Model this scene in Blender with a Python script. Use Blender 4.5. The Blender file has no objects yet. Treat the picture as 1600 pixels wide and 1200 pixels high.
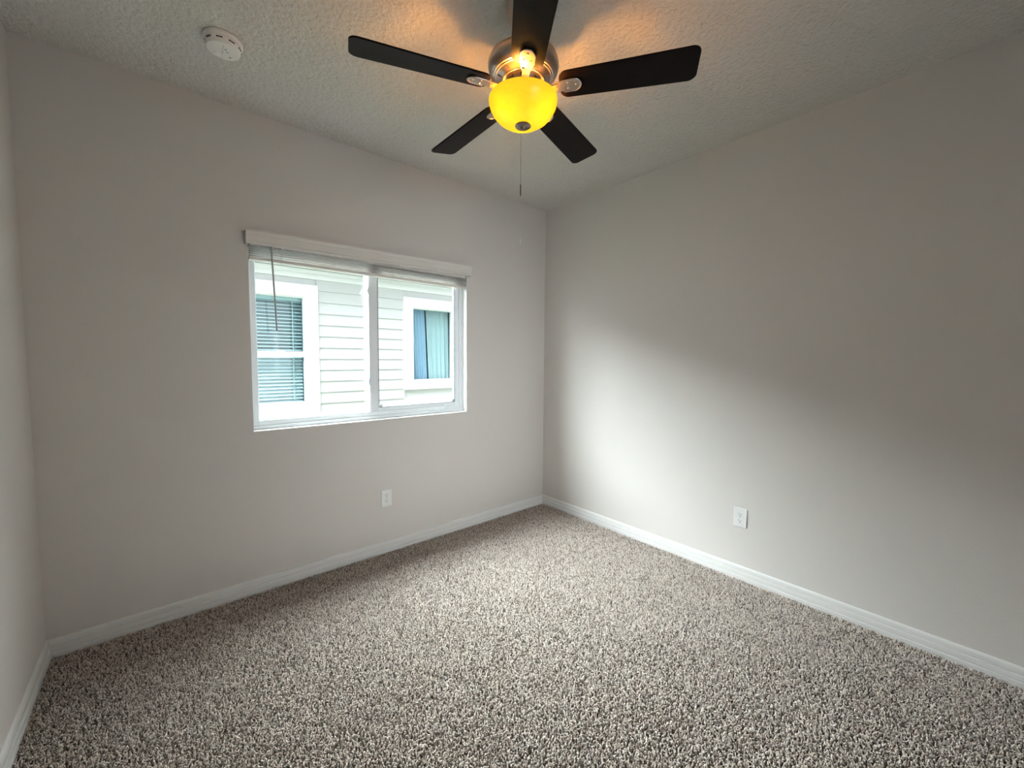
import bpy, bmesh, math, random
import numpy as np
from mathutils import Vector, Matrix

sc = bpy.context.scene
COL = sc.collection
PI = math.pi
rnd = random.Random(7)

# ------------------------------------------------------------------ camera
W, H = 3.025, 2.59            # room width (x from -W to 0), ceiling height
DEEP = 3.35                   # room depth (y from 0 to -DEEP)
cam_d = bpy.data.cameras.new('camera')
cam = bpy.data.objects.new('camera', cam_d)
COL.objects.link(cam)
cam_d.sensor_fit = 'HORIZONTAL'
cam_d.sensor_width = 36.0
cam_d.lens = 641.145 * 36.0 / 1600.0
cam_d.clip_start = 0.02
yaw, pitch, roll = 0.707179, -0.0617867, 0.0061792
d = Vector((math.sin(yaw) * math.cos(pitch), math.cos(yaw) * math.cos(pitch), math.sin(pitch)))
r = Vector((math.cos(yaw), -math.sin(yaw), 0.0))
u = r.cross(d)
r2 = r * math.cos(roll) + u * math.sin(roll)
u2 = -r * math.sin(roll) + u * math.cos(roll)
cam.matrix_world = Matrix(((r2.x, u2.x, -d.x, -2.60168),
                           (r2.y, u2.y, -d.y, -2.60499),
                           (r2.z, u2.z, -d.z, 1.30602),
                           (0, 0, 0, 1)))
sc.camera = cam

# ------------------------------------------------------------------ colour management
sc.view_settings.view_transform = 'Standard'
sc.view_settings.look = 'None'
sc.view_settings.gamma = 1.0
sc.view_settings.use_curve_mapping = False
sc.view_settings.exposure = 0.14

# ------------------------------------------------------------------ sky: bright overcast, brightest high over the neighbour's roof
wd = bpy.data.worlds.new('overcast_sky')
sc.world = wd
wd.use_nodes = True
nt = wd.node_tree
nt.nodes.clear()
N = nt.nodes.new
L = nt.links.new
SKY_BASE = 1.0
# (direction, spread power, strength): hazy sun bank down the side yard, bright overcast overhead, low fill glow added behind the house to feed the rear opening
SKY_LOBES = [((-0.75, 0.48, 0.46), 4.0, 11.0), ((-0.30, 0.50, 0.80), 2.5, 57.0), ((-0.26, -1.0, 0.05), 14.0, 11.5)]
tc = N('ShaderNodeTexCoord')
last = None
for dv, power, amount in SKY_LOBES:
    dot = N('ShaderNodeVectorMath'); dot.operation = 'DOT_PRODUCT'; dot.inputs[1].default_value = Vector(dv).normalized()
    mx = N('ShaderNodeMath'); mx.operation = 'MAXIMUM'; mx.inputs[1].default_value = 0.0
    pw = N('ShaderNodeMath'); pw.operation = 'POWER'; pw.inputs[1].default_value = power
    ml = N('ShaderNodeMath'); ml.operation = 'MULTIPLY_ADD'; ml.inputs[1].default_value = amount; ml.inputs[2].default_value = SKY_BASE
    L(tc.outputs['Generated'], dot.inputs[0]); L(dot.outputs['Value'], mx.inputs[0]); L(mx.outputs[0], pw.inputs[0]); L(pw.outputs[0], ml.inputs[0])
    if last: L(last.outputs[0], ml.inputs[2])
    last = ml
bg = N('ShaderNodeBackground'); bg.inputs['Color'].default_value = (0.875, 0.955, 1.0, 1)
wo = N('ShaderNodeOutputWorld')
L(last.outputs[0], bg.inputs['Strength']); L(bg.outputs[0], wo.inputs['Surface'])

# ------------------------------------------------------------------ materials
def mat(name, color, rough=0.5, metal=0.0, spec=0.5, bump=None, var=None, coat=0.0, aniso=0.0):
    m = bpy.data.materials.new(name); m.use_nodes = True
    t = m.node_tree; b = t.nodes['Principled BSDF']
    b.inputs['Base Color'].default_value = (*color, 1)
    b.inputs['Roughness'].default_value = rough
    b.inputs['Metallic'].default_value = metal
    b.inputs['Specular IOR Level'].default_value = spec
    if coat: b.inputs['Coat Weight'].default_value = coat
    if aniso: b.inputs['Anisotropic'].default_value = aniso
    co = t.nodes.new('ShaderNodeTexCoord')
    if var:                                    # (scale vector, amount) colour variation
        mp = t.nodes.new('ShaderNodeMapping'); mp.inputs['Scale'].default_value = var[0]
        nz = t.nodes.new('ShaderNodeTexNoise'); nz.inputs['Scale'].default_value = 1.0
        nz.inputs['Detail'].default_value = 5
        rp = t.nodes.new('ShaderNodeValToRGB')
        a = var[1]
        rp.color_ramp.elements[0].position = 0.3; rp.color_ramp.elements[1].position = 0.7
        rp.color_ramp.elements[0].color = (*[c * (1 - a) for c in color], 1)
        rp.color_ramp.elements[1].color = (*[min(1, c * (1 + a)) for c in color], 1)
        t.links.new(co.outputs['Object'], mp.inputs['Vector']); t.links.new(mp.outputs[0], nz.inputs['Vector'])
        t.links.new(nz.outputs[0], rp.inputs[0]); t.links.new(rp.outputs[0], b.inputs['Base Color'])
    if bump:                                   # (scale vector, strength, distance, detail)
        mp = t.nodes.new('ShaderNodeMapping'); mp.inputs['Scale'].default_value = bump[0]
        nz = t.nodes.new('ShaderNodeTexNoise'); nz.inputs['Scale'].default_value = 1.0
        nz.inputs['Detail'].default_value = bump[3]
        bp = t.nodes.new('ShaderNodeBump'); bp.inputs['Strength'].default_value = bump[1]
        bp.inputs['Distance'].default_value = bump[2]
        t.links.new(co.outputs['Object'], mp.inputs['Vector']); t.links.new(mp.outputs[0], nz.inputs['Vector'])
        t.links.new(nz.outputs[0], bp.inputs['Height']); t.links.new(bp.outputs[0], b.inputs['Normal'])
    return m

M = {}
M['wall'] = mat('greige_wall_paint', (0.685, 0.648, 0.612), 0.75, spec=0.25, bump=((110, 110, 110), 0.16, 0.004, 2))
M['ceiling'] = mat('textured_ceiling_paint', (0.68, 0.655, 0.61), 0.9, spec=0.1, bump=((60, 60, 60), 0.9, 0.014, 3))
M['trim'] = mat('white_trim_paint', (0.80, 0.79, 0.77), 0.4)
M['vinyl'] = mat('white_window_vinyl', (0.86, 0.90, 0.92), 0.35)
M['gasket'] = mat('dark_glazing_gasket', (0.10, 0.12, 0.13), 0.6)
M['blind'] = mat('white_faux_wood_slat', (0.76, 0.725, 0.68), 0.45, bump=((3, 90, 160), 0.25, 0.002, 3), var=((2, 60, 160), 0.05))
M['cord'] = mat('white_cord', (0.72, 0.70, 0.66), 0.8, bump=((400, 400, 400), 0.3, 0.001, 1))
M['wand'] = mat('grey_wand_plastic', (0.42, 0.41, 0.40), 0.3, var=((4, 4, 9), 0.04))
M['plate'] = mat('white_outlet_plastic', (0.82, 0.82, 0.80), 0.35, var=((20, 20, 20), 0.02))
M['slot'] = mat('dark_slot', (0.03, 0.03, 0.03), 0.7, var=((60, 60, 60), 0.1))
M['screw'] = mat('painted_screw', (0.6, 0.6, 0.58), 0.35, metal=0.5, var=((90, 90, 90), 0.05))
M['nickel'] = mat('brushed_nickel', (0.46, 0.41, 0.37), 0.30, metal=1.0, bump=((30, 30, 900), 0.08, 0.0006, 2))
M['darkmetal'] = mat('dark_bronze_finial', (0.22, 0.17, 0.15), 0.3, metal=1.0, var=((60, 60, 60), 0.1))
M['blade'] = mat('dark_espresso_blade', (0.007, 0.004, 0.003), 0.34, spec=0.07, var=((30, 30, 30), 0.25))
M['smoke'] = mat('white_detector_plastic', (0.88, 0.87, 0.84), 0.45, var=((30, 30, 30), 0.02))
M['siding'] = mat('pale_lap_siding', (0.54, 0.535, 0.53), 0.7, spec=0.2, bump=((6, 60, 160), 0.15, 0.003, 4))
M['extrim'] = mat('white_exterior_trim', (0.78, 0.78, 0.77), 0.6, bump=((40, 40, 40), 0.05, 0.002, 2))
M['soffit'] = mat('perforated_soffit', (0.40, 0.42, 0.44), 0.8, var=((30, 200, 200), 0.15))
M['shingle'] = mat('grey_shingle', (0.12, 0.12, 0.12), 0.9, bump=((30, 90, 30), 0.5, 0.01, 3))
M['ground'] = mat('side_yard_grass', (0.07, 0.085, 0.04), 0.95, var=((9, 9, 9), 0.4), bump=((60, 60, 60), 0.6, 0.02, 3))
M['stucco'] = mat('exterior_stucco', (0.10, 0.095, 0.09), 0.9, bump=((90, 90, 90), 0.4, 0.005, 3))
M['nslat'] = mat('neighbour_white_slat', (0.90, 0.91, 0.91), 0.5, var=((8, 80, 80), 0.03))
M['curtain'] = mat('pale_blue_curtain', (0.60, 0.67, 0.78), 0.85, bump=((60, 60, 8), 0.3, 0.004, 2))
M['curtain2'] = mat('pale_grey_curtain', (0.68, 0.68, 0.66), 0.85, bump=((60, 60, 8), 0.3, 0.004, 2))
M['nroom'] = mat('neighbour_room_paint', (0.44, 0.55, 0.58), 0.8, var=((3, 3, 3), 0.05))
M['base'] = mat('carpet_backing', (0.10, 0.085, 0.07), 0.95, var=((300, 300, 300), 0.4))

def glass(name, tint, face=0.03):
    m = bpy.data.materials.new(name); m.use_nodes = True
    t = m.node_tree; t.nodes.clear()
    o = t.nodes.new('ShaderNodeOutputMaterial'); mi = t.nodes.new('ShaderNodeMixShader')
    tr = t.nodes.new('ShaderNodeBsdfTransparent'); tr.inputs[0].default_value = (*tint, 1)
    gl = t.nodes.new('ShaderNodeBsdfGlossy'); gl.inputs['Roughness'].default_value = 0.02
    lw = t.nodes.new('ShaderNodeLayerWeight'); lw.inputs['Blend'].default_value = 0.5      # Schlick reflectance, the same on both faces
    pw_ = t.nodes.new('ShaderNodeMath'); pw_.operation = 'POWER'; pw_.inputs[1].default_value = 5.0
    ad = t.nodes.new('ShaderNodeMath'); ad.operation = 'MULTIPLY_ADD'; ad.inputs[1].default_value = 0.6; ad.inputs[2].default_value = face
    t.links.new(lw.outputs['Facing'], pw_.inputs[0]); t.links.new(pw_.outputs[0], ad.inputs[0]); t.links.new(ad.outputs[0], mi.inputs[0])
    t.links.new(tr.outputs[0], mi.inputs[1]); t.links.new(gl.outputs[0], mi.inputs[2])
    t.links.new(mi.outputs[0], o.inputs[0])
    return m
M['glass'] = glass('clear_window_glass', (0.97, 0.99, 0.985))
M['nglass'] = glass('neighbour_window_glass', (0.84, 0.93, 0.95), 0.015)

def bowl_material():
    m = bpy.data.materials.new('amber_frosted_bowl_glass'); m.use_nodes = True
    t = m.node_tree; t.nodes.clear()
    o = t.nodes.new('ShaderNodeOutputMaterial')
    tl = t.nodes.new('ShaderNodeBsdfTranslucent'); tl.inputs[0].default_value = (0.18, 0.185, 0.009, 1)
    df = t.nodes.new('ShaderNodeBsdfDiffuse'); df.inputs[0].default_value = (0.45, 0.25, 0.05, 1)
    gl = t.nodes.new('ShaderNodeBsdfGlossy'); gl.inputs['Roughness'].default_value = 0.25
    m1 = t.nodes.new('ShaderNodeMixShader'); m1.inputs[0].default_value = 0.3
    m2 = t.nodes.new('ShaderNodeMixShader'); m2.inputs[0].default_value = 0.03
    em = t.nodes.new('ShaderNodeEmission'); em.inputs[0].default_value = (1.0, 0.60, 0.03, 1); em.inputs[1].default_value = 0.45
    nz = t.nodes.new('ShaderNodeTexNoise'); nz.inputs['Scale'].default_value = 9
    rp = t.nodes.new('ShaderNodeMapRange'); rp.inputs['To Min'].default_value = 0.35; rp.inputs['To Max'].default_value = 0.55
    t.links.new(nz.outputs[0], rp.inputs[0]); t.links.new(rp.outputs[0], em.inputs[1])
    ad = t.nodes.new('ShaderNodeAddShader')
    t.links.new(tl.outputs[0], m1.inputs[1]); t.links.new(df.outputs[0], m1.inputs[2])
    t.links.new(m1.outputs[0], m2.inputs[1]); t.links.new(gl.outputs[0], m2.inputs[2])
    t.links.new(m2.outputs[0], ad.inputs[0]); t.links.new(em.outputs[0], ad.inputs[1])
    t.links.new(ad.outputs[0], o.inputs[0])
    return m
M['bowl'] = bowl_material()
def emit(name, color, s):
    m = bpy.data.materials.new(name); m.use_nodes = True
    t = m.node_tree; t.nodes.clear()
    o = t.nodes.new('ShaderNodeOutputMaterial'); e = t.nodes.new('ShaderNodeEmission')
    e.inputs[0].default_value = (*color, 1); e.inputs[1].default_value = s
    t.links.new(e.outputs[0], o.inputs[0])
    return m
M['bulb'] = emit('warm_lit_bulb', (1.0, 0.42, 0.085), 1000.0)

def carpet_material():
    m = bpy.data.materials.new('frieze_carpet_yarn'); m.use_nodes = True
    t = m.node_tree; b = t.nodes['Principled BSDF']
    b.inputs['Roughness'].default_value = 0.95; b.inputs['Specular IOR Level'].default_value = 0.1
    a = t.nodes.new('ShaderNodeAttribute'); a.attribute_name = 'tone'
    rp = t.nodes.new('ShaderNodeValToRGB'); e = rp.color_ramp.elements
    e[0].position = 0.0; e[0].color = (0.20, 0.155, 0.12, 1)
    e[1].position = 1.0; e[1].color = (1.0, 0.91, 0.83, 1)
    k = e.new(0.35); k.color = (0.60, 0.505, 0.435, 1)
    k = e.new(0.65); k.color = (0.91, 0.80, 0.72, 1)
    t.links.new(a.outputs['Fac'], rp.inputs[0]); t.links.new(rp.outputs[0], b.inputs['Base Color'])
    return m
M['carpet'] = carpet_material()

# ------------------------------------------------------------------ mesh helpers
class MB:
    def __init__(s): s.v = []; s.f = []; s.sm = []; s.mi = []
    def add(s, vs, fs, smooth=False, mi=0):
        o = len(s.v); s.v += [tuple(v) for v in vs]
        for f in fs: s.f.append([o + i for i in f]); s.sm.append(smooth); s.mi.append(mi)
    def quad(s, a, b, c, e, mi=0): s.add([a, b, c, e], [(0, 1, 2, 3)], mi=mi)
    def box(s, p, q, bev=0.0, mi=0, mt=None):
        bm = bmesh.new(); bmesh.ops.create_cube(bm, size=1)
        for v in bm.verts:
            v.co = Vector([(p[i] + q[i]) / 2 + v.co[i] * (q[i] - p[i]) for i in range(3)])
        if bev: bmesh.ops.bevel(bm, geom=bm.edges[:], offset=bev, segments=2, affect='EDGES', profile=0.6)
        if mt: bmesh.ops.transform(bm, matrix=mt, verts=bm.verts[:])
        bm.verts.index_update()
        s.add([v.co[:] for v in bm.verts], [[v.index for v in f.verts] for f in bm.faces], mi=mi); bm.free()
    def lathe(s, prof, n=48, c=(0, 0, 0), smooth=True, axis='Z', cap=True):
        vs = []; fs = []
        for (rr, z) in prof:
            for k in range(n):
                a = 2 * PI * k / n
                x, y = rr * math.cos(a), rr * math.sin(a)
                vs.append((c[0] + x, c[1] + y, c[2] + z))
        for j in range(len(prof) - 1):
            for k in range(n):
                k2 = (k + 1) % n
                fs.append((j * n + k, j * n + k2, (j + 1) * n + k2, (j + 1) * n + k))
        if cap:
            if prof[0][0] > 1e-6: fs.append(tuple(range(n))[::-1])
            if prof[-1][0] > 1e-6: fs.append(tuple((len(prof) - 1) * n + k for k in range(n)))
        s.add(vs, fs, smooth)
    def tube(s, pts, rad, n=10, smooth=True):
        pts = [Vector(p) for p in pts]; vs = []; fs = []
        rads = rad if isinstance(rad, (list, tuple)) else [rad] * len(pts)
        for i, p in enumerate(pts):
            t = (pts[min(i + 1, len(pts) - 1)] - pts[max(i - 1, 0)]).normalized()
            a = t.cross(Vector((0, 0, 1)) if abs(t.z) < 0.9 else Vector((1, 0, 0))).normalized(); b = t.cross(a)
            for k in range(n):
                th = 2 * PI * k / n
                vs.append(p + (a * math.cos(th) + b * math.sin(th)) * rads[i])
        for i in range(len(pts) - 1):
            for k in range(n):
                k2 = (k + 1) % n
                fs.append((i * n + k, i * n + k2, (i + 1) * n + k2, (i + 1) * n + k))
        fs.append(tuple(range(n))[::-1]); fs.append(tuple((len(pts) - 1) * n + k for k in range(n)))
        s.add(vs, fs, smooth)
    def prism(s, outline, z0, z1, bev=0.0, mt=None, mi=0):
        bm = bmesh.new()
        vs = [bm.verts.new((x, y, z0)) for x, y in outline]
        f = bm.faces.new(vs)
        ex = bmesh.ops.extrude_face_region(bm, geom=[f])
        for e in ex['geom']:
            if isinstance(e, bmesh.types.BMVert): e.co.z = z1
        bmesh.ops.recalc_face_normals(bm, faces=bm.faces[:])
        if bev:
            ed = [e for e in bm.edges if abs(e.verts[0].co.z - e.verts[1].co.z) < 1e-7]
            bmesh.ops.bevel(bm, geom=ed, offset=bev, segments=2, affect='EDGES')
        if mt: bmesh.ops.transform(bm, matrix=mt, verts=bm.verts[:])
        bm.verts.index_update()
        s.add([v.co[:] for v in bm.verts], [[v.index for v in f.verts] for f in bm.faces], mi=mi); bm.free()
    def build(s, name, m, parent=None, loc=None, recalc=True):
        me = bpy.data.meshes.new(name)
        me.from_pydata(s.v, [], s.f)
        for mm in (m if isinstance(m, (list, tuple)) else [m]): me.materials.append(mm)
        me.polygons.foreach_set('use_smooth', s.sm); me.polygons.foreach_set('material_index', s.mi)
        if recalc:
            bm = bmesh.new(); bm.from_mesh(me); bmesh.ops.recalc_face_normals(bm, faces=bm.faces[:]); bm.to_mesh(me); bm.free()
        if any(s.sm):
            me.set_sharp_from_angle(angle=math.radians(38))
        me.update()
        o = bpy.data.objects.new(name, me); COL.objects.link(o)
        if loc: o.location = loc
        if parent: o.parent = parent
        return o

def tag(o, label=None, cat=None, group=None, kind=None):
    if label: o['label'] = label
    if cat: o['category'] = cat
    if group: o['group'] = group
    if kind: o['kind'] = kind
    return o
def empty(name, loc, label, cat, group=None):
    o = bpy.data.objects.new(name, None); COL.objects.link(o); o.location = loc
    o.empty_display_size = 0.1
    return tag(o, label, cat, group)
def structure(o): o['kind'] = 'structure'; return o

# ------------------------------------------------------------------ room shell
FZ = -0.014                                   # carpet backing level; pile tops stand at about z = 0
WT = 0.14                                     # outside wall thickness
ox0, ox1, oz0, oz1 = -2.230, -0.832, 0.899, 1.962     # window opening
REV = 0.052

b = MB(); b.box((-W, -DEEP, FZ - 0.1), (0, 0, FZ)); structure(b.build('floor', M['base']))
b = MB(); b.box((-W, -DEEP, H), (0, 0, H + 0.12)); structure(b.build('ceiling', M['ceiling']))
b = MB(); b.box((-W - 0.12, -DEEP, FZ), (-W, 0, H)); structure(b.build('wall_left', M['wall']))
b = MB(); b.box((0, -DEEP, FZ), (0.12, 0, H)); structure(b.build('wall_right', M['wall']))
# near wall behind the camera, with an unseen opening added to let in fill light from the sky
DX0, DX1, DZ = -2.00, -1.24, 2.04
b = MB()
for p, q in (((-W - 0.12, FZ), (DX0, H)), ((DX1, FZ), (0.12, H)), ((DX0, DZ), (DX1, H))):
    b.box((p[0], -DEEP - 0.12, p[1]), (q[0], -DEEP, q[1]))
structure(b.build('wall_near', M['wall']))
b = MB(); sl_ = 0.30  # own roof, out of view, added to block sky light; overhang sized for that
vs = [(-9, 0.42, 2.72), (9, 0.42, 2.72), (9, -3.5, 2.72 + sl_ * 3.92), (-9, -3.5, 2.72 + sl_ * 3.92), (9, -7.0, 2.72), (-9, -7.0, 2.72)]
b.add(vs + [(x, y, z + 0.15) for x, y, z in vs], [(0, 1, 2, 3), (3, 2, 4, 5), (6, 7, 8, 9), (9, 8, 10, 11), (0, 1, 7, 6), (5, 4, 10, 11), (0, 3, 9, 6), (3, 5, 11, 9), (1, 2, 8, 7), (2, 4, 10, 8)])
structure(b.build('roof', M['shingle']))
# window wall: grid of faces round the opening, white painted returns
b = MB()
xs = [-W - 0.12, ox0, ox1, 0.12]; zs = [FZ, oz0, oz1, H + 0.12]
for i in range(3):
    for j in range(3):
        if i == 1 and j == 1: continue
        for (y, m) in ((0.0, 0), (WT, 2)):
            b.quad((xs[i], y, zs[j]), (xs[i + 1], y, zs[j]), (xs[i + 1], y, zs[j + 1]), (xs[i], y, zs[j + 1]), m)
for (p, q) in (((ox0, oz0), (ox1, oz0)), ((ox1, oz0), (ox1, oz1)), ((ox1, oz1), (ox0, oz1)), ((ox0, oz1), (ox0, oz0))):
    b.quad((p[0], 0, p[1]), (q[0], 0, q[1]), (q[0], WT, q[1]), (p[0], WT, p[1]), 1)
for (p, q) in (((xs[0], zs[0]), (xs[3], zs[0])), ((xs[3], zs[0]), (xs[3], zs[3])), ((xs[3], zs[3]), (xs[0], zs[3])), ((xs[0], zs[3]), (xs[0], zs[0]))):
    b.quad((p[0], 0, p[1]), (q[0], 0, q[1]), (q[0], WT, q[1]), (p[0], WT, p[1]), 2)
wf = b.build('wall_far', [M['wall'], M['trim'], M['stucco']])
bm = bmesh.new(); bm.from_mesh(wf.data); bmesh.ops.remove_doubles(bm, verts=bm.verts[:], dist=1e-5)
bmesh.ops.recalc_face_normals(bm, faces=bm.faces[:]); bm.to_mesh(wf.data); bm.free(); structure(wf)

# baseboards: moulded profile (depth from wall, height), mitred in the corners
BP = [(0.0150, FZ + 0.002), (0.0150, 0.0130), (0.0140, 0.0148), (0.0090, 0.0152), (0.0088, 0.0190), (0.0135, 0.0225), (0.0130, 0.0410),
      (0.0115, 0.0430), (0.0068, 0.0434), (0.0068, 0.0482), (0.0115, 0.0500), (0.0105, 0.0660), (0.0080, 0.0715), (0.0030, 0.0750), (0.0, 0.0755)]
def baseboard(name, p, q, n):                  # wall line p -> q, inward normal n, mitred at both ends
    p, q, n = Vector(p), Vector(q), Vector(n); t = (q - p).normalized(); vs = []; fs = []
    prof = BP + [(0.0, FZ + 0.002)]
    for (dd, z) in prof: vs.append(p + n * dd + t * dd + Vector((0, 0, z)))
    for (dd, z) in prof: vs.append(q + n * dd - t * dd + Vector((0, 0, z)))
    k = len(prof)
    for i in range(k): fs.append((i, (i + 1) % k, k + (i + 1) % k, k + i))
    fs.append(tuple(range(k))); fs.append(tuple(range(k, 2 * k)))
    m = MB(); m.add(vs, fs); structure(m.build(name, M['trim']))
baseboard('baseboard_far', (-W, 0, 0), (0, 0, 0), (0, -1, 0))
baseboard('baseboard_right', (0, 0, 0), (0, -DEEP, 0), (-1, 0, 0))
baseboard('baseboard_left', (-W, -DEEP, 0), (-W, 0, 0), (1, 0, 0))

# ------------------------------------------------------------------ carpet pile: twisted yarn tufts, uncountable
def carpet_pile():
    rs = np.random.default_rng(11)
    sp = 0.0060
    x0, x1, y0, y1 = -W + 0.018, -0.018, -DEEP + 0.02, -0.018
    gx, gy = np.meshgrid(np.arange(x0, x1, sp), np.arange(y0, y1, sp))
    n = gx.size
    px = np.clip(gx.ravel() + rs.normal(0, sp * 0.38, n), x0, x1); py = np.clip(gy.ravel() + rs.normal(0, sp * 0.38, n), y0, y1)
    # slow lay direction of the pile, random twist on top
    th = rs.uniform(0, 2 * PI, n)
    ln = rs.uniform(0.005, 0.0100, n); hh = rs.uniform(0.0085, 0.0125, n); wd_ = rs.uniform(0.0015, 0.0023, n)
    bend = rs.uniform(-1.1, 1.1, n)
    edge = np.minimum(np.minimum(px - x0, x1 - px), np.minimum(py - y0, y1 - py))
    ln = np.minimum(ln, 0.004 + edge * 0.8)
    rings, sides = 4, 4
    V = np.zeros((n, rings * sides, 3))
    tt = np.array([0.0, 0.38, 0.75, 1.0]); hz = np.array([0.0, 0.78, 1.0, 0.80]); ww = np.array([0.9, 1.1, 1.0, 0.35])
    for j in range(rings):
        a = th + bend * tt[j]
        cx = px + np.cos(a) * ln * tt[j]; cy = py + np.sin(a) * ln * tt[j]; cz = FZ + 0.0005 + hh * hz[j]
        tx, ty = np.cos(a + bend * 0.5), np.sin(a + bend * 0.5)
        for k in range(sides):
            f = 2 * PI * k / sides + j * 0.5
            V[:, j * sides + k, 0] = cx - ty * np.cos(f) * wd_ * ww[j]
            V[:, j * sides + k, 1] = cy + tx * np.cos(f) * wd_ * ww[j]
            V[:, j * sides + k, 2] = cz + np.sin(f) * wd_ * ww[j] * 0.9
    V[:, :, 2] = np.maximum(V[:, :, 2], FZ + 0.0003)
    V[:, :, 0] = np.clip(V[:, :, 0], -W + 0.0156, -0.0156); V[:, :, 1] = np.clip(V[:, :, 1], -DEEP + 0.0156, -0.0156)
    F = []
    for j in range(rings - 1):
        for k in range(sides):
            k2 = (k + 1) % sides
            F.append((j * sides + k, j * sides + k2, (j + 1) * sides + k2, (j + 1) * sides + k))
    F.append(tuple((rings - 1) * sides + k for k in range(sides)))
    F = np.array(F, dtype=np.int32)
    faces = (F[None, :, :] + (np.arange(n, dtype=np.int32) * rings * sides)[:, None, None]).reshape(-1, 4)
    me = bpy.data.meshes.new('carpet_pile')
    me.vertices.add(n * rings * sides); me.vertices.foreach_set('co', V.reshape(-1).astype(np.float32))
    me.loops.add(faces.size); me.loops.foreach_set('vertex_index', faces.reshape(-1))
    me.polygons.add(len(faces)); me.polygons.foreach_set('loop_start', np.arange(0, faces.size, 4, dtype=np.int32))
    me.polygons.foreach_set('use_smooth', np.ones(len(faces), dtype=bool))
    me.update(calc_edges=True)
    kind = rs.uniform(0, 1, n)
    tone = np.where(kind < 0.21, rs.uniform(0.0, 0.22, n), np.where(kind < 0.58, rs.uniform(0.3, 0.6, n), rs.uniform(0.62, 1.0, n)))
    at = me.attributes.new('tone', 'FLOAT', 'POINT')
    at.data.foreach_set('value', np.repeat(tone, rings * sides).astype(np.float32))
    me.materials.append(M['carpet'])
    o = bpy.data.objects.new('carpet_pile', me); COL.objects.link(o)
    tag(o, 'speckled taupe and cream twist pile carpet covering the whole floor', 'carpet', kind='stuff')
carpet_pile()

# ------------------------------------------------------------------ window_1: white horizontal slider
FY0, FY1 = REV, REV + 0.075
win = MB()
def ring(mb, x0, x1, z0, z1, y0, y1, wl, wr, wb, wt, bev=0.002):
    mb.box((x0, y0, z0), (x0 + wl, y1, z1), bev); mb.box((x1 - wr, y0, z0), (x1, y1, z1), bev)
    mb.box((x0 + wl, y0, z0), (x1 - wr, y1, z0 + wb), bev); mb.box((x0 + wl, y0, z1 - wt), (x1 - wr, y1, z1), bev)
ring(win, ox0, ox1, oz0, oz1, FY0 + 0.006, FY1, 0.036, 0.030, 0.050, 0.050)
win.box((ox0, FY0, oz0), (ox1, FY0 + 0.010, oz0 + 0.022), 0.002)           # front lip of the sill track
win.box((ox0 + 0.036, FY0 + 0.040, oz0 + 0.050), (ox1 - 0.030, FY0 + 0.046, oz0 + 0.062), 0.001)   # track rib
win.box((ox0, FY0, oz0 + 0.022), (ox0 + 0.012, FY0 + 0.008, oz1), 0.002)
win.box((ox1 - 0.012, FY0, oz0 + 0.022), (ox1, FY0 + 0.008, oz1), 0.002)
window = structure(win.build('window_1', M['vinyl']))
def pane(x0, x1, z0, z1, y, parent, name='pane', m='glass', th=0.004):
    p = MB(); p.box((x0, y, z0), (x1, y + th, z1)); return p.build(name, M[m], parent)
pane(ox0 + 0.034, -1.535, oz0 + 0.048, oz1 - 0.048, FY0 + 0.058, window, 'fixed_pane')
bd = MB(); ring(bd, ox0 + 0.036, -1.530, oz0 + 0.050, oz1 - 0.050, FY0 + 0.050, FY0 + 0.072, 0.010, 0.036, 0.008, 0.010, 0.001)
bd.build('glazing_bead', M['vinyl'], window)
SX0, SX1, SZ0, SZ1, SY0, SY1 = -1.556, ox1 - 0.030, oz0 + 0.046, oz1 - 0.046, FY0 + 0.010, FY0 + 0.038
sa = MB(); ring(sa, SX0, SX1, SZ0, SZ1, SY0, SY1, 0.060, 0.040, 0.030, 0.030, 0.003)
sa.box((SX0 - 0.004, SY0 - 0.004, SZ0), (SX0 + 0.014, SY0 + 0.004, SZ1), 0.001)      # raised edge of the meeting stile
sash = sa.build('sliding_sash', M['vinyl'], window)
pane(SX0 + 0.058, SX1 - 0.038, SZ0 + 0.028, SZ1 - 0.028, SY0 + 0.012, sash)
gk = MB(); ring(gk, SX0 + 0.0575, SX1 - 0.0375, SZ0 + 0.0275, SZ1 - 0.0275, SY0 - 0.0008, SY0 + 0.008, 0.004, 0.004, 0.004, 0.004, 0.0)
gk.build('gasket', M['gasket'], sash)
for z in (1.742, 1.150):
    k = MB(); k.box((SX0 - 0.012, SY0 - 0.010, z - 0.024), (SX0 + 0.004, SY0 - 0.003, z + 0.024), 0.002)
    k.box((SX0 - 0.018, SY0 - 0.018, z - 0.014), (SX0 - 0.006, SY0 - 0.008, z + 0.008), 0.002)
    k.build('latch', M['vinyl'], sash)
for x in (SX0 + 0.066, SX1 - 0.062):
    k = MB(); k.box((x, SY0 + 0.004, SZ0 + 0.030), (x + 0.020, SY0 + 0.011, SZ0 + 0.050), 0.001); k.build('corner_block', M['vinyl'], sash)
k = MB(); k.box((SX1 - 0.135, FY0 - 0.006, oz0 + 0.040), (SX1 - 0.100, SY0 + 0.004, oz0 + 0.056), 0.002)
k.box((SX1 - 0.125, FY0 - 0.008, oz0 + 0.024), (SX1 - 0.110, FY0 + 0.008, oz0 + 0.042), 0.002); k.build('vent_stop', M['vinyl'], window)
k = MB(); k.box((-1.735, FY0 - 0.004, oz0 + 0.012), (-1.700, FY0 + 0.004, oz0 + 0.022), 0.002); k.build('weep_cover', M['vinyl'], window)

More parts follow.
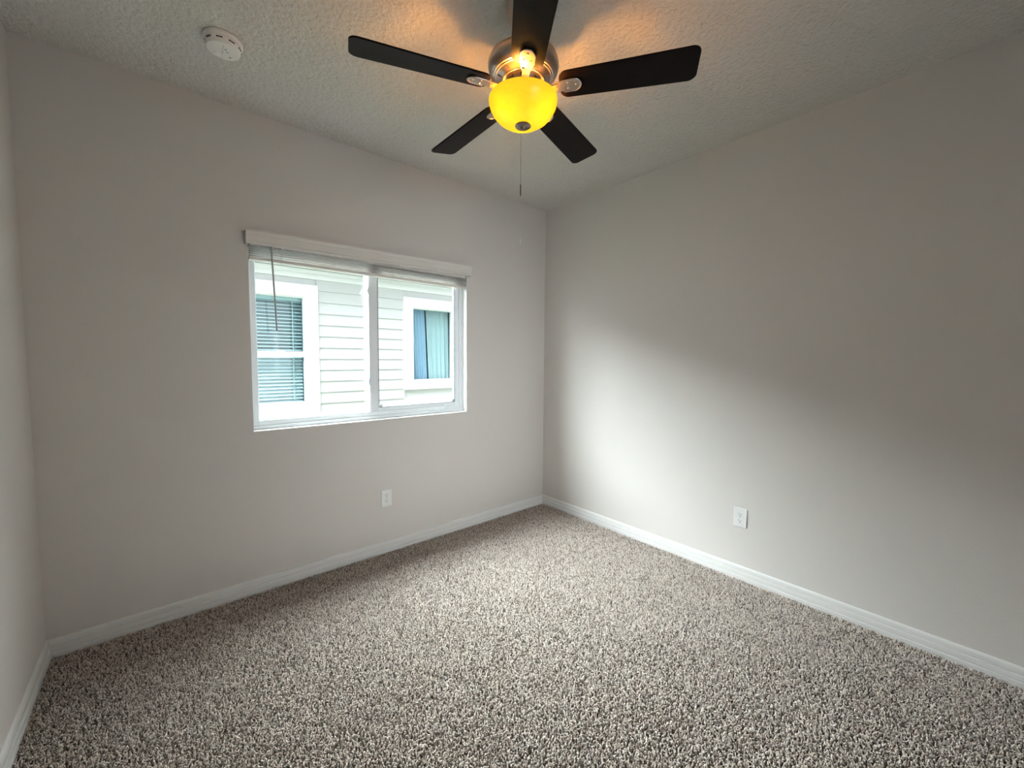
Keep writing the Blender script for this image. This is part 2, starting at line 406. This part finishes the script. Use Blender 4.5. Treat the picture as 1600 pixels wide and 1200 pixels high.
# ------------------------------------------------------------------ raised faux-wood blind inside the reveal
bl = empty('window_blind', (-1.53, 0.0, 1.83), 'raised white faux wood blind with valance across top of sliding window', 'blind')
def at(o, p=(0, 0, 0)): o.matrix_parent_inverse = Matrix(); return o
def B(mb, name, m, parent, root):              # build in world coordinates under an Empty at root
    mb.v = [tuple(Vector(v) - Vector(root)) for v in mb.v]
    return mb.build(name, m, parent)
BR = (-1.53, 0.0, 1.83)
VP = [(-0.050, 0.000), (-0.050, 0.010), (-0.046, 0.014), (-0.046, 0.052), (-0.049, 0.056), (-0.051, 0.064), (-0.051, 0.072),
      (-0.036, 0.072), (-0.036, 0.000)]        # (y, z) moulded section
def valance():
    m = MB(); x0, z0, x1, z1 = -2.243, 1.901, -0.814, 1.919
    k = len(VP); vs = [(x0, y, z0 + z * 0.98) for y, z in VP] + [(x1, y, z1 + z * 1.02) for y, z in VP]
    m.add(vs, [(i, (i + 1) % k, k + (i + 1) % k, k + i) for i in range(k)] + [tuple(range(k)), tuple(range(k, 2 * k))])
    m.box((x0, -0.037, z0), (x0 + 0.008, -0.0005, z0 + 0.070)); m.box((x1 - 0.008, -0.037, z1), (x1, -0.0005, z1 + 0.072))
    return B(m, 'valance', M['blind'], bl, BR)
va = valance()
for t in (0.12, 0.30, 0.60, 0.80, 0.965):
    x = -2.243 + t * 1.429; z = 1.901 + t * 0.018
    m = MB(); m.box((x - 0.006, -0.054, z - 0.004), (x + 0.006, -0.036, z + 0.003), 0.001); B(m, 'valance_clip', M['plate'], va, BR)
m = MB(); m.box((-2.222, 0.002, 1.905), (-0.840, 0.046, 1.958), 0.002); B(m, 'headrail', M['blind'], bl, BR)
for i in range(5):
    z = 1.8535 + i * 0.0115; m = MB(); k = 6; vs = []
    for x in (-2.222 + rnd.uniform(0, 0.002), -0.840 - rnd.uniform(0, 0.002)):
        for j in range(k + 1):
            y = -0.001 + 0.048 * j / k; vs.append((x, y, z + 0.0015 * math.sin(PI * j / k)))
        for j in range(k, -1, -1):
            y = -0.001 + 0.048 * j / k; vs.append((x, y, z + 0.0030 + 0.0015 * math.sin(PI * j / k)))
    n = 2 * (k + 1)
    m.add(vs, [(a, (a + 1) % n, n + (a + 1) % n, n + a) for a in range(n)] + [tuple(range(n)), tuple(range(n, 2 * n))])
    B(m, 'slat', M['blind'], bl, BR)
m = MB(); m.box((-2.223, -0.002, 1.8285), (-0.839, 0.048, 1.8465), 0.003); br = B(m, 'bottom_rail', M['blind'], bl, BR)
for x in (-2.07, -1.79, -1.42, -1.02, -0.87):
    m = MB(); m.lathe([(0.0, 1.8245), (0.005, 1.825), (0.006, 1.8287)], 14, (x, 0.022, 0)); B(m, 'rail_button', M['plate'], br, BR)
for x in (-2.07, -1.79, -1.42, -1.02, -0.87):
    m = MB()
    for dx in (-0.004, 0.004): m.tube([(x + dx, -0.004, 1.905), (x + dx, -0.0055, 1.875), (x + dx, -0.004, 1.84)], 0.0011, 6)
    B(m, 'ladder_cord', M['cord'], bl, BR)
m = MB(); m.tube([(-2.121, -0.012, 1.925), (-2.120, -0.012, 1.85), (-2.106, -0.012, 1.460)], 0.0045, 10)
m.tube([(-2.106, -0.012, 1.462), (-2.1055, -0.012, 1.452)], [0.0055, 0.004], 10)
wand = B(m, 'tilt_wand', M['wand'], bl, BR)
m = MB(); m.tube([(-2.121, 0.004, 1.930), (-2.121, -0.012, 1.932), (-2.121, -0.012, 1.918)], 0.002, 8); B(m, 'hook', M['wand'], wand, BR)

# ------------------------------------------------------------------ ceiling fan with lit amber bowl
FX, FYc = -1.5506, -1.4282
fan = empty('ceiling_fan', (FX, FYc, H), 'five blade dark brown ceiling fan with lit amber glass bowl', 'ceiling fan')
def FL(z): return z - H                        # fan parts are built round the axis, z relative to the ceiling
m = MB(); m.lathe([(0.064, FL(2.5895)), (0.066, FL(2.580)), (0.064, FL(2.560)), (0.054, FL(2.535)), (0.036, FL(2.518)), (0.020, FL(2.512)), (0.0, FL(2.512))], 48)
m.build('canopy', M['nickel'], fan)
m = MB(); m.lathe([(0.013, FL(2.516)), (0.013, FL(2.425)), (0.024, FL(2.424)), (0.026, FL(2.410))], 24); m.build('downrod', M['nickel'], fan)
HP = [(0.0, 2.420), (0.030, 2.420), (0.075, 2.414), (0.112, 2.404), (0.1225, 2.400), (0.1225, 2.3965), (0.1245, 2.395), (0.1290, 2.386), (0.1300, 2.374), (0.1270, 2.358),
      (0.1190, 2.346), (0.1120, 2.342), (0.1110, 2.3385), (0.1060, 2.3375), (0.1045, 2.334), (0.1020, 2.3335)]
m = MB(); m.lathe([(a, FL(z)) for a, z in HP] + [(0.0, FL(2.3335))], 96); hous = m.build('motor_housing', M['nickel'], fan)
m = MB(); m.lathe([(0.1015, FL(2.3345)), (0.0990, FL(2.3320)), (0.0800, FL(2.3240)), (0.0775, FL(2.3200)), (0.0760, FL(2.3195)), (0.0, FL(2.3195))], 96); m.build('lower_cover', M['nickel'], hous)
for k in range(10):                            # radial vent slots in the lower cover
    mt = Matrix.Rotation(2 * PI * k / 10 + 0.2, 4, 'Z') @ Matrix.Translation((0.0895, 0, FL(2.3282))) @ Matrix.Rotation(math.radians(-21), 4, 'Y')
    s_ = MB(); s_.box((-0.0075, -0.004, -0.0010), (0.0075, 0.004, 0.0010), 0.0, mt=mt); s_.build('vent_slot', M['slot'], hous)
m = MB(); m.lathe([(0.066, FL(2.3200)), (0.068, FL(2.3160)), (0.066, FL(2.3000)), (0.070, FL(2.2985)), (0.070, FL(2.2900)), (0.062, FL(2.2880)), (0.062, FL(2.2800)), (0.0, FL(2.2800))], 72)
hub = m.build('hub', M['nickel'], fan)
for k in range(8):
    mt = Matrix.Rotation(2 * PI * k / 8 + 0.1, 4, 'Z') @ Matrix.Translation((0.0672, 0, FL(2.308)))
    s_ = MB(); s_.box((-0.001, -0.013, -0.0045), (0.0012, 0.013, 0.0045), 0.0, mt=mt); s_.build('vent_slot', M['slot'], hub)
m = MB(); m.lathe([(0.052, FL(2.2805)), (0.054, FL(2.276)), (0.060, FL(2.270)), (0.062, FL(2.262)), (0.058, FL(2.256)), (0.030, FL(2.254)), (0.0, FL(2.254))], 60)
fit = m.build('light_fitter', M['nickel'], fan)
# glass bowl: outer and inner skins joined at the rim
BO = [(0.1255, 2.2600), (0.1265, 2.2550), (0.1262, 2.2480), (0.1220, 2.2330), (0.1120, 2.2130), (0.0950, 2.1940), (0.0700, 2.1780), (0.0420, 2.1690), (0.0120, 2.1660)]
prof = [(a, FL(z)) for a, z in BO] + [(max(a - 0.004, 0.010), FL(z + (0.0 if i == len(BO) - 1 else 0.002))) for i, (a, z) in reversed(list(enumerate(BO)))]
m = MB(); n = 72; vs = []; fs = []
for (a, z) in prof: vs += [(a * math.cos(2 * PI * k / n), a * math.sin(2 * PI * k / n), z) for k in range(n)]
q = len(prof)
for j in range(q):
    for k in range(n): fs.append((j * n + k, j * n + (k + 1) % n, ((j + 1) % q) * n + (k + 1) % n, ((j + 1) % q) * n + k))
m.add(vs, fs, True); bowl = m.build('glass_bowl', M['bowl'], fan); tag(bowl, 'glowing amber frosted glass bowl')
m = MB(); m.lathe([(0.0, FL(2.1685)), (0.0285, FL(2.1685)), (0.0298, FL(2.1655)), (0.0270, FL(2.1630)), (0.0150, FL(2.1618)), (0.0110, FL(2.1600)), (0.0095, FL(2.1555)), (0.0050, FL(2.1535)), (0.0, FL(2.1530))], 40)
m.build('finial', M['darkmetal'], fan)
m = MB(); m.lathe([(0.004, FL(2.2545)), (0.004, FL(2.167))], 12); m.build('centre_rod', M['nickel'], fan)
for az in (60, 178, 290):                      # candelabra bulbs standing in the bowl
    c_ = (0.062 * math.cos(math.radians(az)), 0.062 * math.sin(math.radians(az)), 0)
    m = MB(); m.lathe([(0.0, FL(2.2080)), (0.008, FL(2.210)), (0.0125, FL(2.217)), (0.0130, FL(2.224)), (0.0100, FL(2.234)), (0.0065, FL(2.240))], 20, c_)
    bu = m.build('bulb', M['bulb'], fan)
    m = MB(); m.lathe([(0.0072, FL(2.2395)), (0.0072, FL(2.256)), (0.006, FL(2.262))], 16, c_); m.build('bulb_base', M['nickel'], bu)
# blades
BZ = 2.289
def blade_outline(r0, r1, w0, w1):
    pts = []
    def arc(cx, cy, rr, a0, a1, n=8):
        for i in range(n + 1):
            a = math.radians(a0 + (a1 - a0) * i / n); pts.append((cx + rr * math.cos(a), cy + rr * math.sin(a)))
    c0, c1 = 0.030, 0.028
    arc(r0 + c0, -w0 / 2 + c0, c0, 180, 270)
    arc(r1 - c1 - 0.006, -w1 / 2 + c1, c1, 270, 350)
    arc(r1 - c1 - 0.006, w1 / 2 - c1, c1, 10, 90)
    arc(r0 + c0, w0 / 2 - c0, c0, 90, 180)
    return pts
for k in range(5):
    az = math.radians(304.894 + 72 * k)
    mt = Matrix.Rotation(az, 4, 'Z') @ Matrix.Translation((0, 0, FL(BZ))) @ Matrix.Rotation(math.radians(-12), 4, 'X')
    m = MB(); m.prism(blade_outline(0.135, 0.606, 0.112, 0.132), 0.0, 0.0055, 0.0015, mt)
    bld = m.build('blade', M['blade'], fan)
    # blade iron: rounded plate under the blade with a rim, cranked arm to the hub
    m = MB()
    out = [(0.118, -0.016)] + [(0.150, -0.024), (0.185, -0.025)] + [(0.185 + 0.027 * math.sin(math.radians(a)), -0.025 * math.cos(math.radians(a))) for a in range(15, 180, 15)] + [(0.185, 0.025), (0.150, 0.024), (0.118, 0.016)]
    m.prism(out, -0.0045, -0.0003, 0.0012, mt)
    rim = [(x, y * 1.0, -0.0045) for x, y in out[1:-1]]
    m.tube([mt @ Vector(p) for p in rim], 0.0022, 8)
    rot = Matrix.Rotation(az, 4, 'Z')
    arm = [Vector((x, y, FL(z))) for x, y, z in ((0.060, 0, 2.2945), (0.080, 0, 2.2925), (0.100, 0, 2.287), (0.118, 0, 2.2865), (0.128, 0, 2.2868))]
    for i in range(4):
        p, q_ = arm[i], arm[i + 1]; w = 0.013 if i < 3 else 0.016
        hx = [(p.x, -w, p.z), (q_.x, -w, q_.z), (q_.x, w, q_.z), (p.x, w, p.z)]
        vs = [rot @ Vector((x, y, z - 0.003)) for x, y, z in hx] + [rot @ Vector((x, y, z + 0.002)) for x, y, z in hx]
        m.add(vs, [(0, 1, 2, 3), (4, 5, 6, 7), (0, 1, 5, 4), (1, 2, 6, 5), (2, 3, 7, 6), (3, 0, 4, 7)])
    iron = m.build('blade_iron', M['nickel'], fan)
    for (x, y) in ((0.165, -0.012), (0.165, 0.012), (0.195, 0.0)):
        s_ = MB(); s_.lathe([(0.0, -0.0068), (0.003, -0.0064), (0.0042, -0.0045)], 12, (x, y, 0)); s_.v = [tuple(mt @ Vector(v)) for v in s_.v]
        s_.build('screw', M['nickel'], iron)
# pull chains: beaded, one short with a dark fob, one long pale with a small white pull
def chain(x, y, z0, z1, sx, sy, m_, fob, fm, name='pull_chain'):
    c = MB(); nb = int((z0 - z1) / 0.0065)
    c.tube([(x, y, FL(z0)), (x + sx, y + sy, FL(z1))], 0.0005, 6)
    for i in range(nb):
        t = i / nb; p = (x + sx * t, y + sy * t, 0); z = z0 + (z1 - z0) * t
        c.lathe([(0.0, FL(z + 0.0015)), (0.0012, FL(z)), (0.0, FL(z - 0.0015))], 6, p, cap=False)
    o = c.build(name, M[m_], fan)
    f = MB(); f.lathe([(0.0, FL(z1 + 0.002)), (0.0022, FL(z1)), (fob[0], FL(z1 - fob[1] * 0.3)), (fob[0], FL(z1 - fob[1] * 0.85)), (0.0012, FL(z1 - fob[1])), (0.0, FL(z1 - fob[1]))], 14, (x + sx, y + sy, 0))
    f.build('pull', M[fm], o)
chain(-0.006, 0.004, 2.156, 1.955, 0.0, 0.0, 'darkmetal', (0.0026, 0.042), 'darkmetal')
chain(0.004, -0.006, 2.156, 1.755, -0.012, 0.008, 'cord', (0.0030, 0.018), 'plate')

# ------------------------------------------------------------------ smoke detector
SDX, SDY = -2.364, -0.508
sd = empty('smoke_detector', (SDX, SDY, H), 'round white smoke detector on the ceiling near the left wall', 'smoke detector')
m = MB(); m.lathe([(0.066, -0.0005), (0.068, -0.003), (0.068, -0.009), (0.064, -0.012), (0.058, -0.0125), (0.0, -0.0125)], 64); m.build('base_plate', M['smoke'], sd)
m = MB(); m.lathe([(0.056, -0.0120), (0.059, -0.0150), (0.0605, -0.0180), (0.0590, -0.0290), (0.0560, -0.0340), (0.0480, -0.0365), (0.0, -0.0385)], 64); body = m.build('body', M['smoke'], sd)
for a in range(0, 360, 40):
    mt = Matrix.Rotation(math.radians(a + 12), 4, 'Z') @ Matrix.Translation((0.0602, 0, -0.021))
    s_ = MB(); s_.box((-0.0012, -0.011, -0.0016), (0.0008, 0.011, 0.0016), mt=mt); s_.build('vent_slot', M['slot'], body)
m = MB(); m.lathe([(0.013, -0.0374), (0.0125, -0.0400), (0.010, -0.0408), (0.0, -0.0410)], 28, (-0.018, 0.020, 0)); m.build('test_button', M['smoke'], body)
for (x, y, w, h, ra) in ((0.012, -0.010, 0.008, 0.0014, 20), (0.005, -0.024, 0.007, 0.0014, -10), (0.024, 0.018, 0.006, 0.003, 30), (-0.002, -0.002, 0.002, 0.002, 0)):  # dark bars standing in for the small lettering on the face
    mt = Matrix.Translation((x, y, -0.0380)) @ Matrix.Rotation(math.radians(ra), 4, 'Z')
    s_ = MB(); s_.box((-w / 2, -h / 2, -0.0008), (w / 2, h / 2, 0.0012), mt=mt); s_.build('slot', M['slot'], body)
m = MB(); m.box((-0.0006, -0.045, -0.0012), (0.0006, 0.020, 0.001), mt=Matrix.Translation((-0.004, 0.0, -0.0372))); m.build('seam', M['wand'], body)

for ch in sd.children_recursive:               # the detector is a little deeper than it is drawn above
    for v in ch.data.vertices: v.co.z *= 1.28
# ------------------------------------------------------------------ duplex outlets (built facing -Y, then turned)
def outlet(loc, rz, label):
    o = empty('electrical_outlet', loc, label, 'outlet'); o.rotation_euler = (0, 0, rz)
    m = MB(); m.box((-0.0355, -0.0058, -0.0575), (0.0355, -0.0002, 0.0575), 0.0025); m.build('cover_plate', M['plate'], o)
    for z in (-0.0195, 0.0195):
        pts = []
        for i in range(28):
            a = 2 * PI * i / 28; pts.append((0.0172 * math.cos(a), max(-0.0135, min(0.0135, 0.0172 * math.sin(a)))))
        mt = Matrix.Translation((0, 0, z)) @ Matrix.Rotation(PI / 2, 4, 'X')
        m = MB(); m.prism(pts, 0.0057, 0.0078, 0.0005, mt); rc = m.build('receptacle', M['plate'], o)
        m = MB(); m.box((-0.0078, -0.0082, z - 0.001), (-0.0058, -0.0070, z + 0.0085)); m.build('slot', M['slot'], rc)
        m = MB(); m.box((0.0058, -0.0082, z + 0.0005), (0.0076, -0.0070, z + 0.0080)); m.build('slot', M['slot'], rc)
        m = MB(); m.box((-0.0026, -0.0082, z - 0.0105), (0.0026, -0.0070, z - 0.0058), 0.0005); m.build('ground_hole', M['slot'], rc)
    m = MB(); m.lathe([(0.0036, 0.0056), (0.0034, 0.0066), (0.0, 0.0070)], 16); m.v = [(x, -z, y) for x, y, z in m.v]; m.build('screw', M['screw'], o)
    return o
outlet((-1.4815, 0.0, 0.367), 0.0, 'white duplex outlet on the wall below the window')
outlet((0.0, -1.6715, 0.367), -PI / 2, 'white duplex outlet low on the right wall, away from the window')

# ------------------------------------------------------------------ outside: neighbouring house across the side yard
NY = 3.30
b = MB(); b.box((-14, WT, -0.35), (14, 14, -0.25)); structure(b.build('ground', M['ground']))
nh = empty('neighbouring_house', (0, NY, -0.25), 'white lap sided neighbouring house seen through the sliding window', 'house')
NR = (0, NY, -0.25)
EX = 0.1508; LAP0 = 0.685                      # lap exposure; one lap edge known at this height
wins = [(-2.36, -0.985, 0.560, 2.254, 0.163), (0.240, 1.270, 0.814, 2.240, 0.155)]   # outer trim x0,x1,z0,z1, trim width
def siding():
    m = MB(); z = LAP0 - 6 * EX; top = 2.335
    wxs = sorted([w[:4] for w in wins])
    while z < top - 0.01:
        z2 = min(z + EX, top)
        cuts = [-9.0]
        segs = []
        cur = -9.0
        for (a, c, w0, w1) in wxs:
            if z2 > w0 + 0.02 and z < w1 - 0.02:
                segs.append((cur, a + 0.01)); cur = c - 0.01
        segs.append((cur, 9.0))
        for (a, c) in segs:                     # tilted board: thick lower edge proud of the one below
            y0, y1 = NY - 0.018, NY - 0.004
            vs = [(a, y0, z), (c, y0, z), (c, y1, z2 + 0.012), (a, y1, z2 + 0.012), (a, NY + 0.01, z), (c, NY + 0.01, z), (c, NY + 0.01, z2 + 0.012), (a, NY + 0.01, z2 + 0.012)]
            m.add(vs, [(0, 1, 2, 3), (4, 5, 6, 7), (0, 1, 5, 4), (3, 2, 6, 7), (0, 3, 7, 4), (1, 2, 6, 5)])
        z = z2
    # wall sheathing behind the boards, open at the windows
    xs_ = [-9.0] + [v for w in wxs for v in (w[0] + 0.05, w[1] - 0.05)] + [9.0]
    for i in range(len(xs_) - 1):
        a, c = xs_[i], xs_[i + 1]
        if i % 2 == 0: m.box((a, NY + 0.01, -0.25), (c, NY + 0.10, 2.44))
        else:
            w = wxs[i // 2]; m.box((a, NY + 0.01, -0.25), (c, NY + 0.10, w[2] + 0.05)); m.box((a, NY + 0.01, w[3] - 0.05), (c, NY + 0.10, 2.44))
    return B(m, 'siding', M['siding'], nh, NR)
siding()
m = MB(); m.box((-9, NY - 0.024, 2.335), (9, NY + 0.01, 2.455), 0.003); B(m, 'frieze_board', M['extrim'], nh, NR)
EAVE = 0.26
m = MB(); m.box((-9, NY - EAVE, 2.455), (9, NY + 0.1, 2.470)); B(m, 'soffit', M['soffit'], nh, NR)
m = MB(); m.box((-9, NY - EAVE - 0.02, 2.450), (9, NY - EAVE, 2.62), 0.003); B(m, 'fascia', M['extrim'], nh, NR)
m = MB(); sl = 0.36
vs = [(-9.2, NY - EAVE - 0.06, 2.60), (9.2, NY - EAVE - 0.06, 2.60), (9.2, NY + 4.0, 2.60 + sl * 4.4), (-9.2, NY + 4.0, 2.60 + sl * 4.4)]
m.add(vs + [(x, y, z + 0.05) for x, y, z in vs], [(0, 1, 2, 3), (4, 5, 6, 7), (0, 1, 5, 4), (1, 2, 6, 5), (2, 3, 7, 6), (3, 0, 4, 7)]); B(m, 'roof', M['shingle'], nh, NR)
def nwindow(x0, x1, z0, z1, tw, double):
    m = MB(); ring(m, x0, x1, z0, z1, NY - 0.034, NY + 0.02, tw, tw, tw, tw, 0.003)
    o = B(m, 'window', M['extrim'], nh, NR)
    gx0, gx1, gz0, gz1 = x0 + tw, x1 - tw, z0 + tw * 0.55, z1 - tw
    m = MB(); ring(m, gx0 - 0.03, gx1 + 0.03, gz0 - 0.03, gz1 + 0.03, NY - 0.012, NY + 0.06, 0.045, 0.045, 0.045, 0.045, 0.003)
    if double:
        zm = 1.345; m.box((gx0, NY - 0.016, zm - 0.036), (gx1, NY + 0.05, zm + 0.036), 0.003)
        m.box((gx0 + 0.72, NY - 0.020, zm + 0.036), (gx0 + 0.80, NY + 0.01, zm + 0.052), 0.004)
    B(m, 'window_frame', M['extrim'], o, NR)
    m = MB(); m.box((gx0 - 0.005, NY + 0.028, gz0 - 0.005), (gx1 + 0.005, NY + 0.032, gz1 + 0.005)); B(m, 'window_pane', M['nglass'], o, NR)
    return gx0, gx1, gz0, gz1
G1 = nwindow(*wins[0], True)
G2 = nwindow(*wins[1], False)
# the rooms behind the neighbour's panes
def nroom(G, y1):
    x0, x1, z0, z1 = G; p = 0.25; y0 = NY + 0.10; m = MB()
    m.quad((x0 - p, y1, z0 - p), (x1 + p, y1, z0 - p), (x1 + p, y1, z1 + p), (x0 - p, y1, z1 + p))
    for xa, za, xb, zb in ((x0 - p, z0 - p, x1 + p, z0 - p), (x1 + p, z0 - p, x1 + p, z1 + p), (x1 + p, z1 + p, x0 - p, z1 + p), (x0 - p, z1 + p, x0 - p, z0 - p)):
        m.quad((xa, y0, za), (xb, y0, zb), (xb, y1, zb), (xa, y1, za))
    B(m, 'room_lining', M['nroom'], nh, NR)
nroom(G1, NY + 1.2); nroom(G2, NY + 1.2)
nb = MB(); z = G1[2] + 0.03; i = 0
while z < G1[3] - 0.05:
    tilt = 0.008 if z > 1.38 else 0.016
    a, c = G1[0] + 0.01, G1[1] - 0.01
    vs = [(a, NY + 0.105, z - tilt), (c, NY + 0.105, z - tilt), (c, NY + 0.150, z + tilt), (a, NY + 0.150, z + tilt)]
    nb.add(vs + [(x, y, zz + 0.003) for x, y, zz in vs], [(0, 1, 2, 3), (4, 5, 6, 7), (0, 1, 5, 4), (1, 2, 6, 5), (2, 3, 7, 6), (3, 0, 4, 7)])
    z += 0.045
NB = ((G1[0] + G1[1]) / 2, NY + 0.125, G1[2])
blind2 = empty('window_blind', NB, 'lowered white slatted blind inside the left window of the neighbouring house', 'blind')
B(nb, 'slats', M['nslat'], blind2, NB)
m = MB()
for x in (G1[1] - 0.12, G1[1] - 0.58, G1[0] + 0.12):
    m.box((x - 0.006, NY + 0.100, G1[2] + 0.02), (x + 0.006, NY + 0.102, G1[3] - 0.03)); m.box((x + 0.026, NY + 0.100, G1[2] + 0.02), (x + 0.030, NY + 0.102, G1[3] - 0.03))
B(m, 'ladder_tape', M['cord'], blind2, NB)
m = MB(); m.box((G1[0] + 0.005, NY + 0.103, G1[3] - 0.05), (G1[1] - 0.005, NY + 0.155, G1[3]), 0.003); B(m, 'headrail', M['nslat'], blind2, NB)
def curtain(x0, x1, xt0, xt1, mname, label):
    zb, zt = G2[2] - 0.05, G2[3] + 0.02; n, k = 48, 10; vs = []
    for s in (0, 0.006):
        for j in range(k + 1):
            t = j / k; z = zb + (zt - zb) * t
            for i in range(n + 1):
                f = i / n; x = (x0 + (x1 - x0) * f) * (1 - t) + (xt0 + (xt1 - xt0) * f) * t
                vs.append((x, NY + 0.16 + 0.022 * math.sin(f * 2 * PI * 5 + t) + s, z))
    fs = []; q = (n + 1) * (k + 1)
    for s in (0, 1):
        for j in range(k):
            for i in range(n):
                a = s * q + j * (n + 1) + i; fs.append((a, a + 1, a + n + 2, a + n + 1))
    m = MB(); m.add(vs, fs, True); o = m.build('curtain', M[mname], recalc=False)
    tag(o, label, 'curtain')
curtain(G2[0] + 0.12, G2[0] + 0.34, G2[0] + 0.02, G2[0] + 0.30, 'curtain', 'pale blue curtain inside the right window of the neighbouring house')
curtain(G2[0] + 0.37, G2[1] + 0.04, G2[0] + 0.33, G2[1] + 0.04, 'curtain2', 'pale grey curtain inside the right window of the neighbouring house')
